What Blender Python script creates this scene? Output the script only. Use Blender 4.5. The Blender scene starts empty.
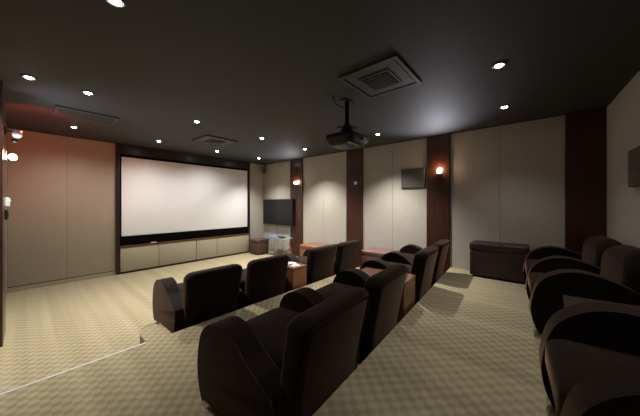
import bpy, bmesh, math, random
from mathutils import Vector, Matrix
random.seed(4)
scene = bpy.context.scene
C = scene.collection
PI = math.pi

# ------------------------------------------------------------------ helpers
def clear_obj(name, mesh, parent=None):
    o = bpy.data.objects.new(name, mesh)
    C.objects.link(o)
    if parent is not None:
        o.parent = parent
    return o

def obj(name, bm, mat, parent=None, loc=None, smooth=False):
    me = bpy.data.meshes.new(name)
    bmesh.ops.recalc_face_normals(bm, faces=bm.faces[:])
    bm.to_mesh(me)
    bm.free()
    if smooth:
        for p in me.polygons:
            p.use_smooth = True
        try:
            me.set_sharp_from_angle(angle=math.radians(42))
        except Exception:
            pass
    me.materials.append(mat)
    o = clear_obj(name, me, parent)
    if loc is not None:
        o.location = loc
    return o

def tag(o, label, cat, group=None):
    o['label'] = label
    o['category'] = cat
    if group:
        o['group'] = group
    return o

def thing(name, label, cat, loc=(0, 0, 0), rz=0.0, group=None):
    o = bpy.data.objects.new(name, None)
    o.empty_display_size = 0.1
    C.objects.link(o)
    o.location = loc
    o.rotation_euler = (0, 0, rz)
    return tag(o, label, cat, group)

def struct(o):
    o['kind'] = 'structure'
    return o

def dup(root, loc, rz=0.0, label=None, group=None):
    r = root.copy()
    C.objects.link(r)
    r.location = loc
    r.rotation_euler = (0, 0, rz)
    if label:
        r['label'] = label
    if group:
        r['group'] = group
    for ch in list(root.children):
        c = ch.copy()
        C.objects.link(c)
        c.parent = r
        for g in ch.children:
            d = g.copy()
            C.objects.link(d)
            d.parent = c
    return r

def box_into(bm, x0, x1, y0, y1, z0, z1, bevel=0.0, seg=2):
    r = bmesh.ops.create_cube(bm, size=1.0)
    vs = r['verts']
    for v in vs:
        v.co = Vector(((x0 + x1) / 2 + v.co.x * (x1 - x0),
                       (y0 + y1) / 2 + v.co.y * (y1 - y0),
                       (z0 + z1) / 2 + v.co.z * (z1 - z0)))
    if bevel > 0:
        es = list({e for v in vs for e in v.link_edges})
        bmesh.ops.bevel(bm, geom=es, offset=bevel, segments=seg, profile=0.5, affect='EDGES', clamp_overlap=True)
    return bm

def box(x0, x1, y0, y1, z0, z1, bevel=0.0, seg=2):
    return box_into(bmesh.new(), x0, x1, y0, y1, z0, z1, bevel, seg)

def cyl_into(bm, p0, p1, r0, r1=None, seg=20):
    p0, p1 = Vector(p0), Vector(p1)
    d = p1 - p0
    r1 = r0 if r1 is None else r1
    res = bmesh.ops.create_cone(bm, cap_ends=True, cap_tris=False, segments=seg, radius1=r0, radius2=r1, depth=d.length)
    q = Vector((0, 0, 1)).rotation_difference(d.normalized())
    M = Matrix.Translation((p0 + p1) / 2) @ q.to_matrix().to_4x4()
    bmesh.ops.transform(bm, matrix=M, verts=res['verts'])
    return bm

def cyl(p0, p1, r0, r1=None, seg=20):
    return cyl_into(bmesh.new(), p0, p1, r0, r1, seg)

def sphere(c, r, sx=1, sy=1, sz=1, seg=20):
    bm = bmesh.new()
    bmesh.ops.create_uvsphere(bm, u_segments=seg, v_segments=seg // 2, radius=r)
    for v in bm.verts:
        v.co = Vector((c[0] + v.co.x * sx, c[1] + v.co.y * sy, c[2] + v.co.z * sz))
    return bm

def tube_into(bm, pts, r, seg=8, closed=False):
    pts = [Vector(p) for p in pts]
    n = len(pts)
    rings = []
    up = None
    for i, p in enumerate(pts):
        if closed:
            t = (pts[(i + 1) % n] - pts[i - 1]).normalized()
        else:
            t = (pts[min(i + 1, n - 1)] - pts[max(i - 1, 0)]).normalized()
        if up is None:
            up = t.orthogonal().normalized()
        up = (up - t * up.dot(t))
        up = up.normalized() if up.length > 1e-6 else t.orthogonal().normalized()
        s = t.cross(up)
        rings.append([bm.verts.new(p + (up * math.cos(a) + s * math.sin(a)) * r)
                      for a in [2 * PI * k / seg for k in range(seg)]])
    m = n if closed else n - 1
    for i in range(m):
        a, b = rings[i], rings[(i + 1) % n]
        for k in range(seg):
            bm.faces.new((a[k], a[(k + 1) % seg], b[(k + 1) % seg], b[k]))
    if not closed:
        bm.faces.new(rings[0][::-1])
        bm.faces.new(rings[-1])
    return bm

def tube(pts, r, seg=8, closed=False):
    return tube_into(bmesh.new(), pts, r, seg, closed)

def rrect(hw, hd, r, n=5):
    r = max(1e-4, min(r, hw * 0.999, hd * 0.999))
    out = []
    for cx, cy, a0 in ((hw - r, hd - r, 0), (-hw + r, hd - r, 90), (-hw + r, -hd + r, 180), (hw - r, -hd + r, 270)):
        for k in range(n + 1):
            a = math.radians(a0 + 90 * k / n)
            out.append((cx + r * math.cos(a), cy + r * math.sin(a)))
    return out

def loft(secs, n=5, bm=None):
    """secs: list of (cx, cy, z, half_width, half_depth, corner_radius)"""
    bm = bm or bmesh.new()
    rings = []
    for cx, cy, z, hw, hd, r in secs:
        rings.append([bm.verts.new((cx + x, cy + y, z)) for x, y in rrect(hw, hd, r, n)])
    m = len(rings[0])
    for a, b in zip(rings[:-1], rings[1:]):
        for k in range(m):
            bm.faces.new((a[k], a[(k + 1) % m], b[(k + 1) % m], b[k]))
    bm.faces.new(rings[0][::-1])
    bm.faces.new(rings[-1])
    return bm

def cushion(cx, cy, z0, z1, hw, hd, r, e=0.03, crown=0.0):
    """rounded box with soft top and bottom edges and an optional crown"""
    secs = []
    for k in range(5):
        a = PI / 2 * k / 4
        s = e * (1 - math.sin(a))
        secs.append((cx, cy, z0 + e * (1 - math.cos(a)), hw - s, hd - s, r))
    for k in range(5):
        a = PI / 2 * k / 4
        s = e * (1 - math.cos(a))
        secs.append((cx, cy, z1 - e + e * math.sin(a), hw - s, hd - s, r))
    if crown > 0:
        for f in (0.75, 0.5, 0.25, 0.05):
            secs.append((cx, cy, z1 + crown * (1 - f * f), (hw - e) * f, (hd - e) * f, r * f))
    return loft(secs)

def catmull(pts, n=6):
    out = []
    P = [pts[0]] + list(pts) + [pts[-1]]
    for i in range(1, len(P) - 2):
        p0, p1, p2, p3 = [Vector(p) for p in P[i - 1:i + 3]]
        for k in range(n):
            t = k / n
            out.append(0.5 * ((2 * p1) + (p2 - p0) * t + (2 * p0 - 5 * p1 + 4 * p2 - p3) * t * t + (3 * p1 - p0 - 3 * p2 + p3) * t ** 3))
    out.append(Vector(pts[-1]))
    return out

def prism_x(profile, x0, x1, bev=0.0, seg=3):
    """profile: list of (y, z), extruded from x0 to x1 with rounded rims"""
    bm = bmesh.new()
    a = [bm.verts.new((x0, p[0], p[1])) for p in profile]
    b = [bm.verts.new((x1, p[0], p[1])) for p in profile]
    n = len(a)
    bm.faces.new(a)
    bm.faces.new(b[::-1])
    for k in range(n):
        bm.faces.new((a[k], b[k], b[(k + 1) % n], a[(k + 1) % n]))
    if bev > 0:
        rim = [e for e in bm.edges if abs(e.verts[0].co.x - e.verts[1].co.x) < 1e-6]
        bmesh.ops.bevel(bm, geom=rim, offset=bev, segments=seg, profile=0.5, affect='EDGES', clamp_overlap=True)
    return bm

def prism_z(poly, z0, z1):
    bm = bmesh.new()
    a = [bm.verts.new((p[0], p[1], z0)) for p in poly]
    b = [bm.verts.new((p[0], p[1], z1)) for p in poly]
    n = len(a)
    bm.faces.new(a[::-1])
    bm.faces.new(b)
    for k in range(n):
        bm.faces.new((a[k], a[(k + 1) % n], b[(k + 1) % n], b[k]))
    return bm

# ------------------------------------------------------------------ materials
def new_mat(name):
    m = bpy.data.materials.new(name)
    m.use_nodes = True
    nt = m.node_tree
    return m, nt, nt.nodes['Principled BSDF']

def plain(name, col, rough=0.6, metal=0.0, noise=0.0, scale=30, bump=0.0, spec=0.5, sheen=0.0, sheen_col=None, stretch=(1, 1, 1), coat=0.0):
    m, nt, b = new_mat(name)
    b.inputs['Base Color'].default_value = (*col, 1)
    b.inputs['Roughness'].default_value = rough
    b.inputs['Metallic'].default_value = metal
    b.inputs['Specular IOR Level'].default_value = spec
    if sheen:
        b.inputs['Sheen Weight'].default_value = sheen
        b.inputs['Sheen Roughness'].default_value = 0.38
        b.inputs['Sheen Tint'].default_value = (*(sheen_col or (1, 1, 1)), 1)
    if coat:
        b.inputs['Coat Weight'].default_value = coat
        b.inputs['Coat Roughness'].default_value = 0.15
    if noise or bump:
        tc = nt.nodes.new('ShaderNodeTexCoord')
        mp = nt.nodes.new('ShaderNodeMapping')
        mp.inputs['Scale'].default_value = stretch
        nz = nt.nodes.new('ShaderNodeTexNoise')
        nz.inputs['Scale'].default_value = scale
        nz.inputs['Detail'].default_value = 5
        nt.links.new(tc.outputs['Object'], mp.inputs['Vector'])
        nt.links.new(mp.outputs['Vector'], nz.inputs['Vector'])
        if noise:
            mx = nt.nodes.new('ShaderNodeMix')
            mx.data_type = 'RGBA'
            mx.inputs['A'].default_value = (*[c * (1 - noise) for c in col], 1)
            mx.inputs['B'].default_value = (*[min(1, c * (1 + noise)) for c in col], 1)
            nt.links.new(nz.outputs['Fac'], mx.inputs['Factor'])
            nt.links.new(mx.outputs['Result'], b.inputs['Base Color'])
        if bump:
            bp = nt.nodes.new('ShaderNodeBump')
            bp.inputs['Strength'].default_value = bump
            bp.inputs['Distance'].default_value = 0.01
            nt.links.new(nz.outputs['Fac'], bp.inputs['Height'])
            nt.links.new(bp.outputs['Normal'], b.inputs['Normal'])
    return m

def linen(name, col, amount=0.16):
    """woven wall fabric: two crossing stretched noises"""
    m, nt, b = new_mat(name)
    b.inputs['Roughness'].default_value = 0.9
    b.inputs['Specular IOR Level'].default_value = 0.15
    tc = nt.nodes.new('ShaderNodeTexCoord')
    outs = []
    for st in ((160, 160, 9), (12, 12, 200)):
        mp = nt.nodes.new('ShaderNodeMapping')
        mp.inputs['Scale'].default_value = st
        nz = nt.nodes.new('ShaderNodeTexNoise')
        nz.inputs['Scale'].default_value = 1.0
        nz.inputs['Detail'].default_value = 3
        nt.links.new(tc.outputs['Object'], mp.inputs['Vector'])
        nt.links.new(mp.outputs['Vector'], nz.inputs['Vector'])
        outs.append(nz.outputs['Fac'])
    ad = nt.nodes.new('ShaderNodeMath')
    ad.operation = 'ADD'
    nt.links.new(outs[0], ad.inputs[0])
    nt.links.new(outs[1], ad.inputs[1])
    mr = nt.nodes.new('ShaderNodeMapRange')
    mr.inputs['From Min'].default_value = 0.6
    mr.inputs['From Max'].default_value = 1.4
    nt.links.new(ad.outputs[0], mr.inputs['Value'])
    mx = nt.nodes.new('ShaderNodeMix')
    mx.data_type = 'RGBA'
    mx.inputs['A'].default_value = (*[c * (1 - amount) for c in col], 1)
    mx.inputs['B'].default_value = (*[c * (1 + amount) for c in col], 1)
    nt.links.new(mr.outputs['Result'], mx.inputs['Factor'])
    nt.links.new(mx.outputs['Result'], b.inputs['Base Color'])
    return m

def carpet_mat():
    m, nt, b = new_mat('woven_carpet')
    N, L = nt.nodes.new, nt.links.new
    b.inputs['Roughness'].default_value = 0.95
    b.inputs['Specular IOR Level'].default_value = 0.08
    geo = N('ShaderNodeNewGeometry')
    sp = N('ShaderNodeSeparateXYZ')
    L(geo.outputs['Position'], sp.inputs[0])
    def math_(op, a, bb=None):
        nd = N('ShaderNodeMath')
        nd.operation = op
        for i, v in enumerate((a, bb)):
            if v is None:
                continue
            if isinstance(v, (int, float)):
                nd.inputs[i].default_value = v
            else:
                L(v, nd.inputs[i])
        return nd.outputs[0]
    CELL = 0.047
    x = math_('DIVIDE', sp.outputs['X'], CELL)
    y = math_('DIVIDE', sp.outputs['Y'], CELL)
    # soft basket-weave checker
    sx = math_('SINE', math_('MULTIPLY', x, PI))
    sy = math_('SINE', math_('MULTIPLY', y, PI))
    pr = math_('MULTIPLY', sx, sy)
    chk = N('ShaderNodeMapRange')
    chk.interpolation_type = 'SMOOTHSTEP'
    chk.inputs['From Min'].default_value = -0.55
    chk.inputs['From Max'].default_value = 0.55
    L(pr, chk.inputs['Value'])
    # ribs inside each tile: along x on one colour, along y on the other
    rx = math_('SINE', math_('MULTIPLY', x, PI * 10))
    ry = math_('SINE', math_('MULTIPLY', y, PI * 10))
    rib = N('ShaderNodeMix')
    L(chk.outputs['Result'], rib.inputs['Factor'])
    L(rx, rib.inputs['A'])
    L(ry, rib.inputs['B'])
    nz = N('ShaderNodeTexNoise')
    nz.inputs['Scale'].default_value = 90
    nz.inputs['Detail'].default_value = 4
    L(geo.outputs['Position'], nz.inputs['Vector'])
    # broad lighter bands on the carpet, running towards the screen
    mp = N('ShaderNodeMapping')
    mp.inputs['Scale'].default_value = (4.2, 0.10, 1)
    L(geo.outputs['Position'], mp.inputs['Vector'])
    bands = N('ShaderNodeTexNoise')
    bands.inputs['Scale'].default_value = 1.6
    bands.inputs['Detail'].default_value = 2
    L(mp.outputs['Vector'], bands.inputs['Vector'])
    f = math_('ADD', math_('MULTIPLY', chk.outputs['Result'], 0.52), math_('MULTIPLY', rib.outputs['Result'], 0.10))
    f = math_('ADD', f, math_('MULTIPLY', nz.outputs['Fac'], 0.30))
    f = math_('ADD', f, math_('MULTIPLY', math_('SUBTRACT', bands.outputs['Fac'], 0.5), 1.25))
    rp = N('ShaderNodeValToRGB')
    rp.color_ramp.elements[0].position = 0.0
    rp.color_ramp.elements[0].color = (0.262, 0.218, 0.132, 1)
    rp.color_ramp.elements[1].position = 1.0
    rp.color_ramp.elements[1].color = (0.435, 0.375, 0.245, 1)
    L(f, rp.inputs['Fac'])
    L(rp.outputs['Color'], b.inputs['Base Color'])
    bp = N('ShaderNodeBump')
    bp.inputs['Strength'].default_value = 0.35
    bp.inputs['Distance'].default_value = 0.004
    L(f, bp.inputs['Height'])
    L(bp.outputs['Normal'], b.inputs['Normal'])
    return m

def wood(name, dark, light, rough=0.3, scale=(14, 14, 1.2)):
    m, nt, b = new_mat(name)
    b.inputs['Roughness'].default_value = rough
    b.inputs['Coat Weight'].default_value = 0.25
    b.inputs['Coat Roughness'].default_value = 0.2
    tc = nt.nodes.new('ShaderNodeTexCoord')
    mp = nt.nodes.new('ShaderNodeMapping')
    mp.inputs['Scale'].default_value = scale
    nz = nt.nodes.new('ShaderNodeTexNoise')
    nz.inputs['Scale'].default_value = 2.2
    nz.inputs['Detail'].default_value = 6
    nz.inputs['Distortion'].default_value = 0.6
    rp = nt.nodes.new('ShaderNodeValToRGB')
    rp.color_ramp.elements[0].position = 0.3
    rp.color_ramp.elements[0].color = (*dark, 1)
    rp.color_ramp.elements[1].position = 0.72
    rp.color_ramp.elements[1].color = (*light, 1)
    nt.links.new(tc.outputs['Object'], mp.inputs['Vector'])
    nt.links.new(mp.outputs['Vector'], nz.inputs['Vector'])
    nt.links.new(nz.outputs['Fac'], rp.inputs['Fac'])
    nt.links.new(rp.outputs['Color'], b.inputs['Base Color'])
    return m

def glow(name, col, strength):
    m, nt, b = new_mat(name)
    b.inputs['Base Color'].default_value = (*col, 1)
    b.inputs['Emission Color'].default_value = (*col, 1)
    b.inputs['Emission Strength'].default_value = strength
    return m

M_CARPET = carpet_mat()
M_CEIL = plain('charcoal_ceiling_paint', (0.043, 0.043, 0.045), 0.68, noise=0.06, scale=4, spec=0.35)
M_FAB = linen('beige_wall_fabric', (0.42, 0.388, 0.335), 0.12)
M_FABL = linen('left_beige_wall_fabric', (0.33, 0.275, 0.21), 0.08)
M_GREYFAB = linen('grey_wall_fabric', (0.40, 0.385, 0.35), 0.14)
M_WALL = plain('wall_plaster_dark', (0.10, 0.085, 0.07), 0.9)
M_MAHOG = wood('mahogany_pillar', (0.032, 0.0105, 0.006), (0.060, 0.0185, 0.0105), 0.32, (12, 12, 1.0))
M_DARKWOOD = wood('dark_screen_surround', (0.012, 0.006, 0.004), (0.024, 0.011, 0.007), 0.4, (2, 12, 12))
M_REDWOOD = wood('red_brown_table_wood', (0.15, 0.05, 0.024), (0.24, 0.085, 0.04), 0.35, (3, 16, 16))
M_LEDGE = wood('ledge_wood', (0.10, 0.028, 0.015), (0.16, 0.045, 0.024), 0.35, (1.5, 14, 14))
M_VELVET = plain('brown_velvet', (0.0105, 0.0062, 0.0046), 0.85, noise=0.4, scale=9, bump=0.05, spec=0.10, sheen=0.25, sheen_col=(0.78, 0.48, 0.33))
M_PIPING = plain('velvet_piping', (0.030, 0.019, 0.014), 0.6, spec=0.25, sheen=0.15, sheen_col=(0.8, 0.65, 0.5))
M_LEATHER = plain('brown_leather', (0.085, 0.043, 0.034), 0.38, noise=0.2, scale=40, bump=0.12, spec=0.45)
M_LEATHER2 = plain('mauve_brown_leather', (0.16, 0.085, 0.075), 0.36, noise=0.15, scale=40, bump=0.1, spec=0.5)
M_LEATHERR = plain('reddish_brown_leather', (0.21, 0.085, 0.05), 0.4, noise=0.15, scale=40, bump=0.1, spec=0.45)
M_BENCH = plain('dark_bench_leather', (0.034, 0.018, 0.015), 0.42, noise=0.2, scale=30, bump=0.1, spec=0.4)
M_BLACK = plain('black_plastic', (0.007, 0.007, 0.007), 0.45, spec=0.35)
M_FOOT = plain('black_foot', (0.008, 0.008, 0.008), 0.4)
M_SCREEN = plain('screen_vinyl', (0.74, 0.725, 0.715), 0.8, spec=0.1)
M_BORDER = plain('black_screen_velvet', (0.004, 0.004, 0.004), 0.95, spec=0.02)
M_CABFAB = linen('pale_cabinet_fabric', (0.41, 0.37, 0.28), 0.10)
M_GROOVE = plain('dark_groove', (0.02, 0.016, 0.012), 0.8)
M_TV = plain('tv_glass', (0.008, 0.008, 0.0085), 0.3, spec=0.3)
M_TVB = plain('tv_bezel', (0.01, 0.01, 0.01), 0.35)
M_CHROME = plain('brushed_steel', (0.62, 0.62, 0.62), 0.25, 1.0)
M_NOSE = plain('aluminium_nosing', (0.50, 0.51, 0.53), 0.5, 0.7)
M_GLASS, _nt, _b = new_mat('shelf_glass')
_b.inputs['Base Color'].default_value = (0.72, 0.84, 0.86, 1)
_b.inputs['Transmission Weight'].default_value = 0.75
_b.inputs['Roughness'].default_value = 0.08
M_WHITE = plain('white_plastic', (0.78, 0.77, 0.75), 0.5)
M_PINKW = plain('pinkish_white_plastic', (0.72, 0.55, 0.55), 0.5)
M_GRILLE = plain('grey_speaker_cloth', (0.085, 0.08, 0.072), 0.9, noise=0.2, scale=200)
M_VENT = plain('vent_paint', (0.058, 0.053, 0.047), 0.6)
M_VENTD = plain('vent_dark', (0.030, 0.028, 0.026), 0.7)
M_BASE = plain('beige_baseboard', (0.36, 0.31, 0.22), 0.6)
M_PAPER = plain('white_paper', (0.80, 0.80, 0.82), 0.8)
M_PAPERP = plain('pink_paper', (0.75, 0.55, 0.55), 0.8)
M_BLUE = plain('blue_card', (0.16, 0.24, 0.50), 0.5)
M_ORN = plain('brown_ornament_wood', (0.17, 0.085, 0.04), 0.5, noise=0.3, scale=25)
M_LAMP = glow('downlight_lamp', (1.0, 0.97, 0.93), 45)
M_SCONCE = glow('sconce_lamp', (1.0, 0.86, 0.72), 30)
M_RING = plain('satin_ring', (0.06, 0.06, 0.06), 0.5, 0.3)
M_PGREY = plain('pale_projector_grey', (0.55, 0.52, 0.48), 0.5)
M_REDLED = glow('red_indicator', (1.0, 0.12, 0.08), 8)

# ------------------------------------------------------------------ room
XL, XR, YF, YB, H = -0.22, 4.87, 6.53, -0.70, 2.70
MID, TOP = 0.164, 0.3275
def y2(x):                       # the edge of the upper platform runs very slightly askew
    return 0.902 + 0.0627 * (x - 1.113)

fl = struct(obj('floor', box(XL - 0.3, XR + 0.3, YB - 0.3, YF + 0.3, -0.10, 0.0), M_CARPET))
lobe = []
for k in range(9):
    a = PI - PI / 2 * k / 8
    lobe.append((0.845 + 0.13 * math.cos(a), 2.93 + 0.14 * math.sin(a)))
poly = [(XL - 0.1, 0.5), (XR + 0.1, 0.5), (XR + 0.1, 2.735), (0.93, 2.735), (0.93, 3.07)] + lobe[::-1] + [(0.715, 2.735), (XL - 0.1, 2.735)]
obj('lower_step', prism_z(poly, -0.01, MID), M_CARPET, fl)
obj('upper_step', prism_z([(XL - 0.1, YB - 0.1), (XR + 0.1, YB - 0.1), (XR + 0.1, y2(XR + 0.1)), (XL - 0.1, y2(XL - 0.1))], -0.01, TOP), M_CARPET, fl)
bm = box(XL + 0.002, 0.712, 2.724, 2.741, MID - 0.012, MID + 0.003, 0.002)
struct(obj('trim_1', bm, M_NOSE))

struct(obj('ceiling', box(XL - 0.3, XR + 0.3, YB - 0.3, YF + 0.3, H, H + 0.1), M_CEIL))

# right wall: plaster, fabric panels, mahogany pillars
wr = struct(obj('wall_right', box(XR + 0.05, XR + 0.2, YB - 0.3, YF + 0.3, -0.1, H), M_WALL))
pillars = [(4.787, 5.264), (2.914, 3.344), (1.143, 1.536), (-0.70, -0.322)]
panels = [(5.27, 5.90), (5.905, 6.53), (3.35, 4.06), (4.066, 4.782), (1.542, 2.215), (2.221, 2.908), (-0.316, 0.421), (0.427, 1.137)]
for a, b_ in pillars:
    obj('pillar', box(XR - 0.03, XR + 0.05, a, b_, 0, H, 0.004), M_MAHOG, wr)
for a, b_ in panels:
    obj('fabric_panel', box(XR, XR + 0.05, a - 0.0015, b_ + 0.0015, 0, H - 0.012, 0.0025), M_FAB, wr)

# front wall
wf = struct(obj('wall_front', box(XL - 0.3, XR + 0.3, YF + 0.12, YF + 0.3, -0.1, H), M_WALL))
for a, b_ in ((XL, 0.4675), (0.4675, 1.172)):
    obj('fabric_panel', box(a + 0.001, b_ - 0.001, YF, YF + 0.12, 0.0, H - 0.012, 0.003), M_FABL, wf)
obj('fabric_panel', box(4.337, XR, YF, YF + 0.12, 0.0, H - 0.012, 0.006), M_FAB, wf)
sur = struct(obj('trim_2', box(1.235, 4.285, YF - 0.045, YF, 2.485, H), M_DARKWOOD))
obj('surround_post', box(1.175, 1.235, YF - 0.045, YF, 0, H), M_DARKWOOD, sur)
obj('surround_post', box(4.285, 4.335, YF - 0.045, YF, 0, H), M_DARKWOOD, sur)
obj('surround_back', box(1.178, 4.332, YF, YF + 0.12, 0.0, H), M_BORDER, wf)
bmb = box(XL, 1.172, YF - 0.014, YF - 0.001, 0, 0.072, 0.003)
bbf = struct(obj('baseboard_front', bmb, M_BASE))
obj('groove', box(XL, 1.172, YF - 0.003, YF - 0.001, 0.072, 0.086), M_GROOVE, bbf)

# left and back walls
wl = struct(obj('wall_left', box(XL - 0.2, XL - 0.05, YB - 0.3, YF + 0.3, -0.1, H), M_WALL))
obj('pillar', box(XL - 0.05, -0.166, 4.10, 4.574, 0, H, 0.004), M_MAHOG, wl)
obj('pillar', box(XL - 0.05, -0.166, 1.10, 1.55, 0, H, 0.004), M_MAHOG, wl)
for a, b_ in ((4.58, 5.55), (5.556, YF), (2.85, 4.095), (1.556, 2.844), (-0.6, 1.095)):
    obj('fabric_panel', box(XL - 0.05, XL, a + 0.002, b_ - 0.002, 0, H - 0.012, 0.006), M_FABL, wl)
wb = struct(obj('wall_back', box(XL - 0.3 - XR, 0.3, -0.2, -0.05, -0.1, H), M_WALL, None, (XR, YB, 0)))
wb.rotation_euler[2] = math.radians(2.0)
for a, b_ in ((-0.2, 1.6), (1.606, 3.2), (3.206, XR)):
    obj('fabric_panel', box(a - XR, b_ - XR, -0.05, 0, 0, H - 0.004, 0.004), M_GREYFAB, wb)

# ------------------------------------------------------------------ projection screen and its cabinets
sc_ = thing('projection_screen', 'huge blank white projection screen in a black border on the front wall', 'screen', (2.76, YF, 0.77))
obj('screen_surface', box(-1.50, 1.50, -0.02, -0.002, 0.005, 1.66), M_SCREEN, sc_)
bm = bmesh.new()
for x0, x1, z0, z1 in ((-1.525, -1.50, -0.16, 1.715), (1.50, 1.525, -0.16, 1.715), (-1.50, 1.50, 1.66, 1.715), (-1.50, 1.50, -0.16, 0.005)):
    box_into(bm, x0, x1, -0.035, -0.002, z0, z1)
obj('screen_border', bm, M_BORDER, sc_)

def cabinet(x0, x1, splits, label):
    c = thing('media_cabinet', label, 'cabinet', ((x0 + x1) / 2, YF, 0), 0, 'low cabinets under the screen')
    o = (x0 + x1) / 2
    obj('carcass', box(x0 - o, x1 - o, -0.055, -0.002, 0.03, 0.55), M_GROOVE, c)
    obj('plinth', box(x0 - o + 0.01, x1 - o - 0.01, -0.045, -0.002, 0.0, 0.03), M_FOOT, c)
    xs = [x0] + splits + [x1]
    for a, b_ in zip(xs[:-1], xs[1:]):
        obj('door', box(a - o + 0.004, b_ - o - 0.004, -0.072, -0.055, 0.045, 0.545, 0.005), M_CABFAB, c, smooth=True)
cabinet(1.235, 2.755, [1.93], 'low pale fabric-fronted cabinet under the left half of the screen')
cabinet(2.760, 4.285, [3.30], 'low pale fabric-fronted cabinet under the right half of the screen')
tag(obj('ledge', box(1.235, 4.285, YF - 0.085, YF - 0.037, 0.552, 0.582, 0.004), M_LEDGE), 'long red-brown wooden ledge lying across both cabinets below the screen', 'ledge')
k = thing('remote_control', 'tiny pale remote control lying on the ledge below the screen', 'remote', (1.83, YF - 0.062, 0.582), 0.2)
obj('body', box(-0.05, 0.05, -0.018, 0.018, 0.0, 0.016, 0.004), M_WHITE, k)
obj('button_pad', box(-0.03, 0.02, -0.010, 0.010, 0.0155, 0.019), M_BLACK, k)

# ------------------------------------------------------------------ armchairs
CW, CD = 0.81, 0.76          # width, depth; the chair faces +y and its root lies on the floor at its middle
def arm_profile(kind, D):
    front = [(D - 0.055, 0.035), (D - 0.012, 0.14), (D, 0.27), (D - 0.045, 0.45), (D - 0.15, 0.55), (D - 0.29, 0.585)]
    if kind == 'low':
        front[3:] = [(D - 0.035, 0.44), (D - 0.12, 0.532), (D - 0.24, 0.56)]
    if kind == 'low':
        rear = [(D - 0.37, 0.522), (D - 0.47, 0.45), (D - 0.57, 0.39), (D - 0.66, 0.34), (-D + 0.06, 0.31), (-D + 0.055, 0.20)]
    else:
        rear = [(D - 0.44, 0.555), (D - 0.56, 0.50), (-D + 0.06, 0.43), (-D + 0.035, 0.38), (-D + 0.035, 0.25)]
    pts = catmull([Vector((y, z)) for y, z in front + rear], 5)
    pts = [(p[0], p[1]) for p in pts]
    pts.append((-D + 0.055, 0.035))
    return pts

def make_chair(name, kind, label, group, sides=(-1, 1)):
    r = thing(name, label, 'armchair', (0, 0, 0), 0, group)
    D = CD / 2 if kind == 'low' else 0.35
    aw = 0.145
    prof = arm_profile(kind, D)
    for s in sides:
        xa, xb = sorted((s * (CW / 2), s * (CW / 2 - aw)))
        a = obj('arm', prism_x(prof, xa, xb, 0.042, 4), M_VELVET, r, smooth=True)
        ed = [(s * (CW / 2 - 0.007), p[0] * 0.985 - 0.001, p[1] * 0.985 + 0.001) for p in prof[:-1]]
        ed2 = [(s * (CW / 2 - aw + 0.007), p[0] * 0.985 - 0.001, p[1] * 0.985 + 0.001) for p in prof[:-1]]
        bmt = tube(ed, 0.0065, 6)
        tube_into(bmt, ed2, 0.0065, 6)
        obj('piping', bmt, M_PIPING, a, smooth=True)
    iw = CW / 2 - aw
    ex = 0.0 if -1 in sides else 0.105
    obj('seat_base', box(-iw - ex + 0.001, iw - 0.001, -D + 0.10, D - 0.05, 0.035, 0.28, 0.02, 3), M_VELVET, r, smooth=True)
    # cushion with a waterfall front
    secs = []
    hd, hw = 0.285, iw - 0.004
    cy = D - (0.03 if kind == 'low' else 0.008) - hd
    obj('seat_cushion', cushion(-ex / 2, cy, 0.255, 0.425, hw + ex / 2, hd, 0.06, 0.05, 0.018), M_VELVET, r, smooth=True)
    # backrest: slab leaning rearwards, rounded top corners
    secs = []
    Hb, w, rc, rd, dth = (0.715 if kind == 'low' else 0.77), 0.297, (0.08 if kind == 'low' else 0.22), (0.05 if kind == 'low' else 0.10), (0.155 if kind == 'low' else 0.205)
    zs = [0.05, 0.07, 0.12, 0.25, 0.40, 0.50] + [Hb - rc + rc * math.sin(PI / 2 * k / 10) for k in range(11)]
    def rear(z):
        return -D + 0.02 - 0.125 * (z / Hb) ** 1.4 if kind == 'low' else -D - 0.01 - 0.05 * (z / Hb) ** 1.5
    for z in zs:
        t = z / Hb
        ww = w + 0.035 * t
        if z > Hb - rc:
            ww = ww - rc + math.sqrt(max(0, rc * rc - (z - (Hb - rc)) ** 2))
        dd = dth / 2
        if z > Hb - rd:
            dd = dd - rd + math.sqrt(max(0, rd * rd - (z - (Hb - rd)) ** 2))
        yr = rear(z)      # rear face
        if z < 0.12:
            ww -= 0.010 * (0.12 - z) / 0.07
        secs.append((0, yr + dth / 2, z, max(ww, 0.02), max(dd, 0.008), 0.05))
    bk = obj('backrest', loft(secs), M_VELVET, r, smooth=True)
    # seam piping round the rear panel
    path = []
    ins = 0.016
    for z in (0.08, 0.2, 0.35, 0.5):
        path.append((-(w + 0.035 * z / Hb - ins), rear(z), z))
    for k in range(9):
        a = PI - PI / 2 * k / 8
        z = Hb - rd - 0.05 + 0.06 * math.sin(a)
        path.append((-(w + 0.033 - ins - 0.06) + 0.06 * math.cos(a), rear(z), z))
    full = path + [(-x, y, z) for x, y, z in path[::-1]]
    obj('seam', tube(full, 0.003, 6), M_VELVET, bk, smooth=True)
    for sx in (-1, 1):
        fx = sx * (CW / 2 - 0.07) if sx in sides else -iw + 0.05
        for sy in (-1, 1):
            obj('foot', cyl((fx, sy * (D - 0.115), 0), (fx, sy * (D - 0.115), 0.06), 0.022, 0.030, 16), M_FOOT, r, smooth=True)
    return r

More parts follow.
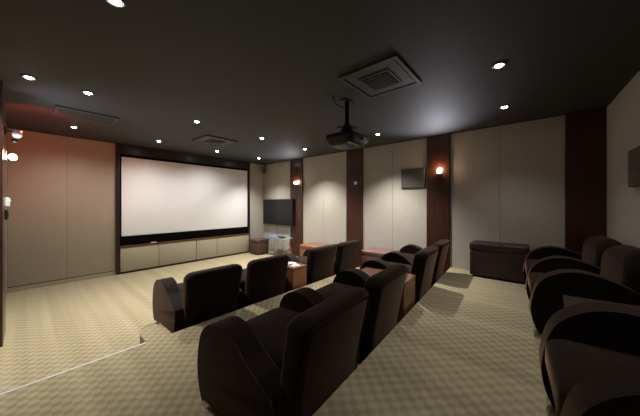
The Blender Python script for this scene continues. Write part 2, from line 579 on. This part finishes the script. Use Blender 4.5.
G1, G2, G3 = 'armchairs of the front row', 'armchairs of the middle row', 'armchairs of the back row'
low = make_chair('armchair', 'low', 'dark velvet armchair at the left end of the front row, left arm showing', G1)
low.location = (1.40, 2.80 + CD / 2, 0)
Y1 = 2.80 + CD / 2
joined = make_chair('armchair', 'low', 'black-looking armchair in the front row, left of the table with papers', G1, (1,))
joined.location = (2.175, Y1, 0)
dup(low, (3.33, Y1, 0), 0, 'velvet armchair in the front row, just right of the wooden table with papers', G1)
dup(joined, (4.12, Y1, 0), 0, 'velvet armchair at the far right end of the front row, by the right wall', G1)
ang = math.atan(0.0627)
def row2(xc):
    px, py = xc, y2(xc) + 0.02
    n = Vector((-math.sin(ang), math.cos(ang)))
    p = Vector((px, py)) + n * (CD / 2)
    return (p.x, p.y, MID)
big = dup(low, row2(1.19), ang, 'largest brown armchair in the foreground, seen from behind, left end of middle row', G2)
big.scale = (1.06, 1, 1)
dup(joined, row2(2.03), ang, 'brown velvet armchair of the middle row, just left of the orange-brown table block', G2)
dup(low, row2(3.32), ang, 'brown velvet armchair of the middle row, just right of the orange-brown table block', G2)
dup(joined, row2(4.13), ang, 'brown velvet armchair at the far end of the middle row, beside the sconce pillar', G2)
high = make_chair('armchair', 'high', 'brown velvet armchair nearest the camera at bottom right, its seat cushion in view', G3)
def row3(xc):
    yf = 0.035 + 0.0575 * (xc - 2.87)
    return (xc + math.sin(ang) * 0.35, yf - 0.35, TOP)
high.location = row3(1.52)
high.rotation_euler[2] = ang
high.scale = (1, 1, 1.05)
mid3 = dup(high, row3(3.17), ang, 'brown velvet armchair in the middle of the back row, its round black foot showing', G3)
mid3.scale = (1, 1, 1)
h2 = make_chair('armchair', 'high', 'brown velvet armchair at the far end of the back row, beside the dark leather bench', G3, (1,))
h2.location = row3(3.945)
h2.rotation_euler[2] = ang

# ------------------------------------------------------------------ tables between the chairs
def console(x, y, z, w0, w1, d, h, rz, label, mat_top):
    t = thing('side_table', label, 'table', (x, y, z), rz, 'wooden tables between the armchairs')
    obj('body', prism_z([(-w0 / 2, -d / 2), (w0 / 2, -d / 2), (w1 / 2, d / 2), (-w1 / 2, d / 2)], 0.03, h - 0.022), mat_top, t)
    obj('plinth', box(-min(w0, w1) / 2 + 0.02, min(w0, w1) / 2 - 0.02, -d / 2 + 0.02, d / 2 - 0.02, 0, 0.031), M_FOOT, t)
    obj('tabletop', prism_z([(-w0 / 2 - 0.006, -d / 2 - 0.006), (w0 / 2 + 0.006, -d / 2 - 0.006), (w1 / 2 + 0.006, d / 2 + 0.006), (-w1 / 2 - 0.006, d / 2 + 0.006)], h - 0.022, h), mat_top, t)
    return t
console(2.765, 3.06, 0, 0.29, 0.30, 0.56, 0.47, 0, 'red-brown wooden table with papers on it between the front row chairs', M_REDWOOD)
p = row2(2.705)
console(p[0], p[1] - 0.07, MID, 0.385, 0.385, 0.60, 0.47, ang, 'orange-brown wooden table block between the middle row chairs', M_REDWOOD)
console(2.20, YB + 0.32, TOP, 0.46, 0.34, 0.46, 0.50, 0, 'dark table with a pointed corner behind the nearest back row armchair', M_BENCH)
tag(obj('paper_sheet', box(-0.105, 0.105, -0.15, 0.15, 0, 0.003), M_PAPER, None, (2.76, 3.12, 0.4705)), 'white paper sheet lying on the front row wooden table', 'paper')
bpy.data.objects['paper_sheet'].rotation_euler[2] = 0.35
q = obj('leaflet', box(-0.07, 0.07, -0.10, 0.10, 0, 0.003), M_PAPERP, None, (2.78, 2.93, 0.4705))
q.rotation_euler[2] = -0.3
tag(q, 'small pinkish leaflet lying beside the white sheet on the front row table', 'leaflet')

# ------------------------------------------------------------------ ottomans and bench along the right wall
def ottoman(name, label, cat, x0, x1, y0, y1, z, h, mat, lid=0.09, group='leather ottomans along the right wall'):
    t = thing(name, label, cat, ((x0 + x1) / 2, (y0 + y1) / 2, z), 0, group)
    hw, hd = (x1 - x0) / 2, (y1 - y0) / 2
    obj('body', cushion(0, 0, 0.03, h - lid, hw - 0.006, hd - 0.006, 0.03, 0.012), mat, t, smooth=True)
    obj('lid', cushion(0, 0, h - lid, h - 0.008, hw, hd, 0.035, 0.022, 0.008), mat, t, smooth=True)
    for sx in (-1, 1):
        for sy in (-1, 1):
            obj('foot', cyl((sx * (hw - 0.06), sy * (hd - 0.06), 0), (sx * (hw - 0.06), sy * (hd - 0.06), 0.045), 0.022, 0.026, 14), M_FOOT, t, smooth=True)
    return t
ottoman('ottoman', 'square brown leather ottoman in the far corner beside the projection screen', 'ottoman', 4.20, 4.62, 5.90, 6.34, 0, 0.44, M_LEATHER)
ottoman('ottoman', 'reddish-brown leather ottoman by the wall panel behind the front row', 'ottoman', 4.36, 4.83, 3.56, 4.42, 0, 0.46, M_LEATHERR)
ottoman('ottoman', 'shiny mauve-brown leather ottoman under the grey wall speaker', 'ottoman', 4.34, 4.83, 1.92, 2.66, MID, 0.37, M_LEATHER2)
ottoman('bench', 'long dark brown leather bench against the panelled wall past the back row', 'bench', 4.47, 4.86, 0.06, 0.78, TOP, 0.53, M_BENCH, 0.12, None)

# ------------------------------------------------------------------ television corner
tv = thing('television', 'flat black television, switched off, on the right wall near the far corner', 'television', (4.775, 5.755, 0.835))
obj('casing', box(-0.01, 0.06, -0.665, 0.665, 0, 0.755, 0.008), M_TVB, tv)
obj('wall_bracket', box(0.055, 0.094, -0.12, 0.12, 0.28, 0.48), M_BLACK, tv)
obj('display', box(-0.014, 0.0, -0.645, 0.645, 0.03, 0.737), M_TV, tv)
st = thing('glass_stand', 'chrome-legged stand with a glass shelf below the television', 'stand', (4.60, 5.46, 0))
obj('glass_shelf', box(-0.15, 0.15, -0.42, 0.42, 0.50, 0.514, 0.003), M_GLASS, st)
obj('base_plate', box(-0.13, 0.13, -0.36, 0.36, 0.0, 0.012, 0.004), M_CHROME, st)
for yy in (-0.33, 0.33):
    for xx in (-0.15, 0.15):
        obj('leg', cyl((xx * 0.7, yy, 0.012), (xx * 0.7, yy, 0.50), 0.009, None, 14), M_CHROME, st, smooth=True)
obj('post', cyl((0.10, 0.20, 0.012), (0.10, 0.20, 0.83), 0.016, None, 16), M_CHROME, st, smooth=True)
b1 = tag(obj('folder', box(-0.11, 0.11, -0.15, 0.15, 0, 0.018, 0.003), M_BLUE, None, (4.58, 5.68, 0.5145)), 'blue folder lying on the glass shelf under the television', 'folder')
b1.rotation_euler[2] = 0.2
b2 = tag(obj('case', box(-0.08, 0.08, -0.11, 0.11, 0, 0.022, 0.003), M_BLACK, None, (4.58, 5.32, 0.5145)), 'flat dark case lying on the glass shelf right of the blue folder', 'case')
b2.rotation_euler[2] = -0.15
orn = thing('ornament', 'slim brown ornament standing on the floor beside the glass stand', 'ornament', (4.50, 4.91, 0))
secs = []
for z, rr in ((0, .055), (.02, .058), (.05, .05), (.12, .075), (.18, .06), (.22, .035), (.25, .045), (.28, .05), (.31, .022), (.40, .016), (.46, .02), (.47, .012)):
    secs.append((0, 0, z, rr, rr * 0.7, rr * 0.68))
obj('figure', loft(secs), M_ORN, orn, smooth=True)

# ------------------------------------------------------------------ wall speakers
def flat_speaker(loc, rz, w, h, label):
    s = thing('wall_speaker', label, 'speaker', loc, rz, 'flat grey speakers on the fabric walls')
    obj('cabinet', box(-w / 2, w / 2, 0, 0.03, -h / 2, h / 2, 0.006), M_VENTD, s)
    obj('grille', box(-w / 2 + 0.006, w / 2 - 0.006, -0.008, 0.002, -h / 2 + 0.006, h / 2 - 0.006, 0.004), M_GRILLE, s)
    return s
flat_speaker((XR - 0.03, 1.795, 1.945), -PI / 2, 0.46, 0.37, 'flat grey rectangular speaker on the panel left of the bright sconce')
flat_speaker((3.58, YB - 0.008, 1.79), PI + math.radians(2.0), 0.52, 0.36, 'flat grey rectangular speaker on the grey back wall at right edge')
cs = thing('corner_speaker', 'small dark speaker on a bracket high in the far corner', 'speaker', (4.74, 6.36, 2.40), -0.7)
obj('cabinet', box(-0.06, 0.06, -0.06, 0.06, 0.0, 0.20, 0.01), M_VENTD, cs)
obj('grille', box(-0.05, 0.05, -0.066, -0.058, 0.01, 0.19, 0.003), M_GRILLE, cs)
obj('bracket', tube([(0.0, 0.05, 0.15), (0.01, 0.10, 0.22), (0.01, 0.14, 0.27)], 0.008), M_BLACK, cs)

# ------------------------------------------------------------------ ceiling: vents and downlights
def vent(name, label, cx, cy, w, d, inner, group='air vents in the ceiling'):
    v = thing(name, label, 'vent', (cx, cy, H), 0, group)
    bm = bmesh.new()
    t, f = 0.022, 0.035
    for x0, x1, y0, y1 in ((-w / 2, w / 2, -d / 2, -d / 2 + f), (-w / 2, w / 2, d / 2 - f, d / 2), (-w / 2, -w / 2 + f, -d / 2 + f, d / 2 - f), (w / 2 - f, w / 2, -d / 2 + f, d / 2 - f)):
        box_into(bm, x0, x1, y0, y1, -t, 0)
    obj('frame', bm, M_VENT, v)
    if inner:
        obj('panel', box(-w / 2 + f + 0.012, w / 2 - f - 0.012, -d / 2 + f + 0.012, d / 2 - f - 0.012, -0.016, 0), M_VENT, v)
        bm = bmesh.new()
        n = 6
        g = 0.26
        for i in range(n):
            x = -g / 2 + g * (i + 0.5) / n
            box_into(bm, x - 0.012, x + 0.012, -g / 2, g / 2, -0.030, -0.014)
        obj('grille', bm, M_VENTD, v)
        bm = bmesh.new()
        for x0, x1, y0, y1 in ((-.16, .16, -.16, -.14), (-.16, .16, .14, .16), (-.16, -.14, -.14, .14), (.14, .16, -.14, .14)):
            box_into(bm, x0, x1, y0, y1, -0.026, -0.014)
        obj('grille_rim', bm, M_VENT, v)
    else:
        obj('backing', box(-w / 2 + f, w / 2 - f, -d / 2 + f, d / 2 - f, -0.006, 0), M_VENTD, v)
        n = 7
        for i in range(n):
            y = -d / 2 + f + (d - 2 * f) * (i + 0.5) / n
            obj('slat', box(-w / 2 + f, w / 2 - f, y - 0.012, y + 0.010, -0.016, -0.004), M_VENT, v)
    return v
vent('ceiling_vent', 'large square dark vent in the ceiling above and right of the projector', 2.30, 1.175, 0.62, 0.60, True)
vent('ceiling_vent', 'long slatted vent in the ceiling above the left fabric wall', 0.545, 4.79, 0.64, 0.42, False)
vent('ceiling_vent', 'faint square vent in the ceiling in front of the screen', 2.42, 4.80, 0.64, 0.60, True)

LAMPS = [
 (0.348, 1.957, 'recessed downlight cut by the top edge of the picture, left of centre', 16),
 (0.007, 3.787, 'bright star-like downlight at the far left, above the left pillar', 60),
 (0.440, 3.811, 'downlight right of the star-like one, on the near side of the slatted vent', 85),
 (0.485, 5.679, 'small downlight beyond the slatted vent, above the left fabric wall', 54),
 (1.665, 3.883, 'lone downlight over the open floor, between slatted vent and faint square vent', 95),
 (1.697, 5.673, 'downlight over the left half of the projection screen', 80),
 (2.893, 3.932, 'downlight right of the faint square vent, above the front row table', 70),
 (2.910, 5.704, 'downlight over the right half of the projection screen, behind the faint vent', 80),
 (4.090, 5.704, 'downlight nearest the far corner, above the square brown ottoman', 130),
 (4.100, 3.975, 'downlight above the reddish ottoman, left of the projector', 205),
 (4.070, 2.132, 'small downlight just right of the projector', 205),
 (2.764, 0.246, 'largest downlight at right, on the far side of the big square vent', 26),
 (1.60, 0.25, 'added downlight out of the picture, above the upper carpet behind the middle row', 16),  # unseen, added in line with the grid to light the nearest chairs
 (0.40, 0.25, 'added downlight out of the picture, above the place the photo was taken from', 10),  # also unseen, added along the grid for the area by the camera
 (3.994, 0.300, 'downlight near the wall, above the dark leather bench', 19),
]
K = 1.8
proto = None
for i, (x, y, lab, w) in enumerate(LAMPS):
    if proto is None:
        d = thing('downlight', lab, 'ceiling light', (x, y, H), 0, 'recessed ceiling downlights')
        bm = bmesh.new()
        tube_into(bm, [(0.048 * math.cos(a), 0.048 * math.sin(a), -0.003) for a in [2 * PI * k / 24 for k in range(24)]], 0.009, 8, True)
        obj('trim_ring', bm, M_RING, d, smooth=True)
        obj('lamp', sphere((0, 0, -0.002), 0.030, 1, 1, 0.6), M_LAMP, d, smooth=True)
        proto = d
    else:
        d = dup(proto, (x, y, H), 0, lab)
    li = bpy.data.lights.new('downlight_beam', 'SPOT')
    li.energy = w * K * (0.66 if y > 5 and x < 3.5 else 1.0)
    li.color = (1.0, 0.965, 0.915)
    li.spot_size = math.radians(150 if y > 5 and x < 3.5 else 106)
    li.spot_blend = 1.0
    li.shadow_soft_size = 0.035
    lo = bpy.data.objects.new('downlight_beam', li)
    C.objects.link(lo)
    lo.location = (x, y, H - 0.03)

# ------------------------------------------------------------------ sconces and small wall fittings
def sconce(loc, rz, label, e_up=14, e_dn=6):
    s = thing('wall_sconce', label, 'wall light', loc, rz, 'lit sconces on the mahogany pillars')
    # local: -y points into the room, y = 0 on the pillar face
    obj('back_plate', box(-0.035, 0.035, -0.012, 0.0, -0.06, 0.06, 0.004), M_CHROME, s)
    obj('lamp', sphere((0, -0.055, 0), 0.034), M_SCONCE, s, smooth=True)
    obj('cup', loft([(0, -0.055, -0.052, 0.018, 0.018, 0.017), (0, -0.055, -0.036, 0.040, 0.040, 0.039)]), M_CHROME, s, smooth=True)
    obj('stem', cyl((0, -0.004, -0.045), (0, -0.055, -0.045), 0.007), M_CHROME, s)
    M = Matrix.Translation(loc) @ Matrix.Rotation(rz, 4, 'Z')
    for nm, e, dirv, sz, col, off in (('sconce_up', e_up, (0, -1.0, 1), 110, (0.86, 0.88, 1.0), (0, -0.06, 0.05)), ('sconce_glow', e_dn, (0, -1, -1), 170, (1.0, 0.58, 0.34), (0, -0.060, 0.046))):
        li = bpy.data.lights.new(nm, 'SPOT' if nm == 'sconce_up' else 'POINT')
        li.energy = e
        li.color = col
        li.shadow_soft_size = 0.03
        lo = bpy.data.objects.new(nm, li)
        C.objects.link(lo)
        lo.location = M @ Vector(off)
        if nm == 'sconce_up':
            li.spot_size = math.radians(sz)
            li.spot_blend = 1.0
            li.shadow_soft_size = 0.09
            d = (M.to_3x3() @ Vector(dirv)).normalized()
            lo.rotation_euler = d.to_track_quat('-Z', 'Y').to_euler()
    return s
sconce((XR - 0.03, 1.310, 2.035), -PI / 2, 'glowing sconce on the mahogany pillar right of the grey wall speaker', 72, 4.5)
sconce((XR - 0.03, 5.005, 2.025), -PI / 2, 'glowing sconce on the mahogany pillar beside the television', 52, 3.5)
sconce((-0.166, 4.42, 1.97), PI / 2, 'glowing sconce on the dark pillar at the left edge of the picture', 30, 0.8)

sn = thing('wall_sensor', 'small round white sensor on the mahogany pillar below the projector', 'sensor', (XR - 0.03, 3.085, 1.925), -PI / 2)
obj('back_box', cyl((0, 0, 0), (0, -0.018, 0), 0.042, None, 24), M_WHITE, sn, smooth=True)
obj('dome', sphere((0, -0.018, 0), 0.034, 1, 0.6, 1), M_WHITE, sn, smooth=True)
tp = thing('thermostat', 'small white wall box on the left pillar above the black switch', 'thermostat', (-0.166, 4.47, 1.47), PI / 2)
obj('casing', box(-0.04, 0.04, -0.035, 0, -0.05, 0.05, 0.006), M_WHITE, tp)
obj('dial', cyl((0, -0.035, 0.01), (0, -0.042, 0.01), 0.018), M_PGREY, tp)
sw = thing('wall_switch', 'small black wall switch on the left pillar under the white box', 'switch', (-0.166, 4.47, 1.33), PI / 2)
obj('plate', box(-0.03, 0.03, -0.02, 0, -0.055, 0.055, 0.004), M_BLACK, sw)
obj('rocker', box(-0.014, 0.014, -0.027, -0.018, -0.03, 0.03, 0.003), M_TVB, sw)
cam_f = thing('bracket_fitting', 'pinkish-white fitting on a bracket high on the left pillar with a red light', 'light fitting', (-0.166, 4.44, 2.24), PI / 2)
obj('wall_plate', box(-0.03, 0.03, -0.01, 0, -0.03, 0.06, 0.003), M_BLACK, cam_f)
obj('bracket', tube([(0, 0, 0.02), (0, -0.05, 0.02), (0, -0.07, 0.0)], 0.009), M_BLACK, cam_f)
obj('head', sphere((0, -0.085, 0.0), 0.042, 1, 1, 1.15), M_PINKW, cam_f, smooth=True)
obj('lower_head', sphere((0.02, -0.07, -0.075), 0.026), M_BLACK, cam_f, smooth=True)
obj('indicator', sphere((-0.02, -0.118, 0.025), 0.009), M_REDLED, cam_f, smooth=True)
li = bpy.data.lights.new('red_lamp', 'SPOT')
li.energy = 34
li.color = (1.0, 0.10, 0.07)
li.spot_size = math.radians(110)
li.spot_blend = 0.7
li.shadow_soft_size = 0.03
lo = bpy.data.objects.new('red_lamp', li)
C.objects.link(lo)
lo.location = (-0.03, 4.62, 2.30)
lo.rotation_euler = Vector((0.25, 1.0, 0.22)).to_track_quat('-Z', 'Y').to_euler()

# ------------------------------------------------------------------ projector
PX, PY = 2.527, 1.735
mt = thing('projector_mount', 'black ceiling pole and bracket holding up the projector', 'mount', (PX, PY, H))
obj('ceiling_plate', box(-0.075, 0.075, -0.05, 0.05, -0.012, 0, 0.003), M_BLACK, mt)
obj('pole', cyl((0, 0, -0.01), (0, 0, -0.27), 0.027, None, 18), M_BLACK, mt, smooth=True)
obj('joint', sphere((0, 0, -0.285), 0.034), M_BLACK, mt, smooth=True)
obj('cradle', box(-0.09, 0.09, -0.09, 0.09, -0.335, -0.318, 0.004), M_BLACK, mt)
obj('cable', tube(catmull([(-0.20, 0.05, -0.002), (-0.18, 0.045, -0.07), (-0.10, 0.03, -0.09), (-0.02, 0.0, -0.10)], 6), 0.005), M_BLACK, mt)
pj = thing('projector', 'black rounded projector hanging from the ceiling in the middle of the room', 'projector', (PX, PY, 2.365))
secs = []
for z, hw, hd in ((-0.225, 0.15, 0.13), (-0.222, 0.165, 0.145), (-0.205, 0.185, 0.165), (-0.15, 0.212, 0.192), (-0.115, 0.215, 0.195), (-0.095, 0.205, 0.185), (-0.080, 0.16, 0.14), (-0.072, 0.085, 0.085), (-0.05, 0.075, 0.075), (-0.015, 0.065, 0.065), (0.0, 0.045, 0.045)):
    secs.append((0, 0, z, hw, hd, min(0.06, hw * 0.8)))
obj('body', loft(secs, 7), M_BLACK, pj, smooth=True)
bm = cyl((0, 0.16, -0.12), (0, 0.245, -0.12), 0.062, 0.055, 28)
obj('lens', bm, M_TV, pj, smooth=True)
obj('pale_base_strip', box(-0.165, 0.03, -0.150, -0.118, -0.224, -0.207, 0.003), M_PGREY, pj)  # pale grey strip along the lower edge of the body
obj('pale_rear_patch', box(0.05, 0.17, -0.199, -0.180, -0.165, -0.125, 0.004), M_PGREY, pj)  # pale grey patch on the rear of the body

# ------------------------------------------------------------------ camera, world, view
f_px = 250.6
cam = bpy.data.cameras.new('camera')
cam.sensor_fit = 'HORIZONTAL'
cam.sensor_width = 36
cam.lens = 36 * f_px / 640
cam.shift_y = -4.0 / 640
cam.clip_start = 0.02
co = bpy.data.objects.new('camera', cam)
C.objects.link(co)
co.location = (0, 0, 1.4475)
co.rotation_euler = (PI / 2, 0, -math.atan2(0.75896, 0.65114))
scene.camera = co
w = bpy.data.worlds.new('world')
scene.world = w
w.use_nodes = True
w.node_tree.nodes['Background'].inputs[0].default_value = (0.006, 0.006, 0.006, 1)
w.node_tree.nodes['Background'].inputs[1].default_value = 1.0
vs = scene.view_settings
vs.view_transform = 'Standard'
vs.look = 'None'
vs.gamma = 1
vs.use_curve_mapping = False
vs.exposure = 0.0
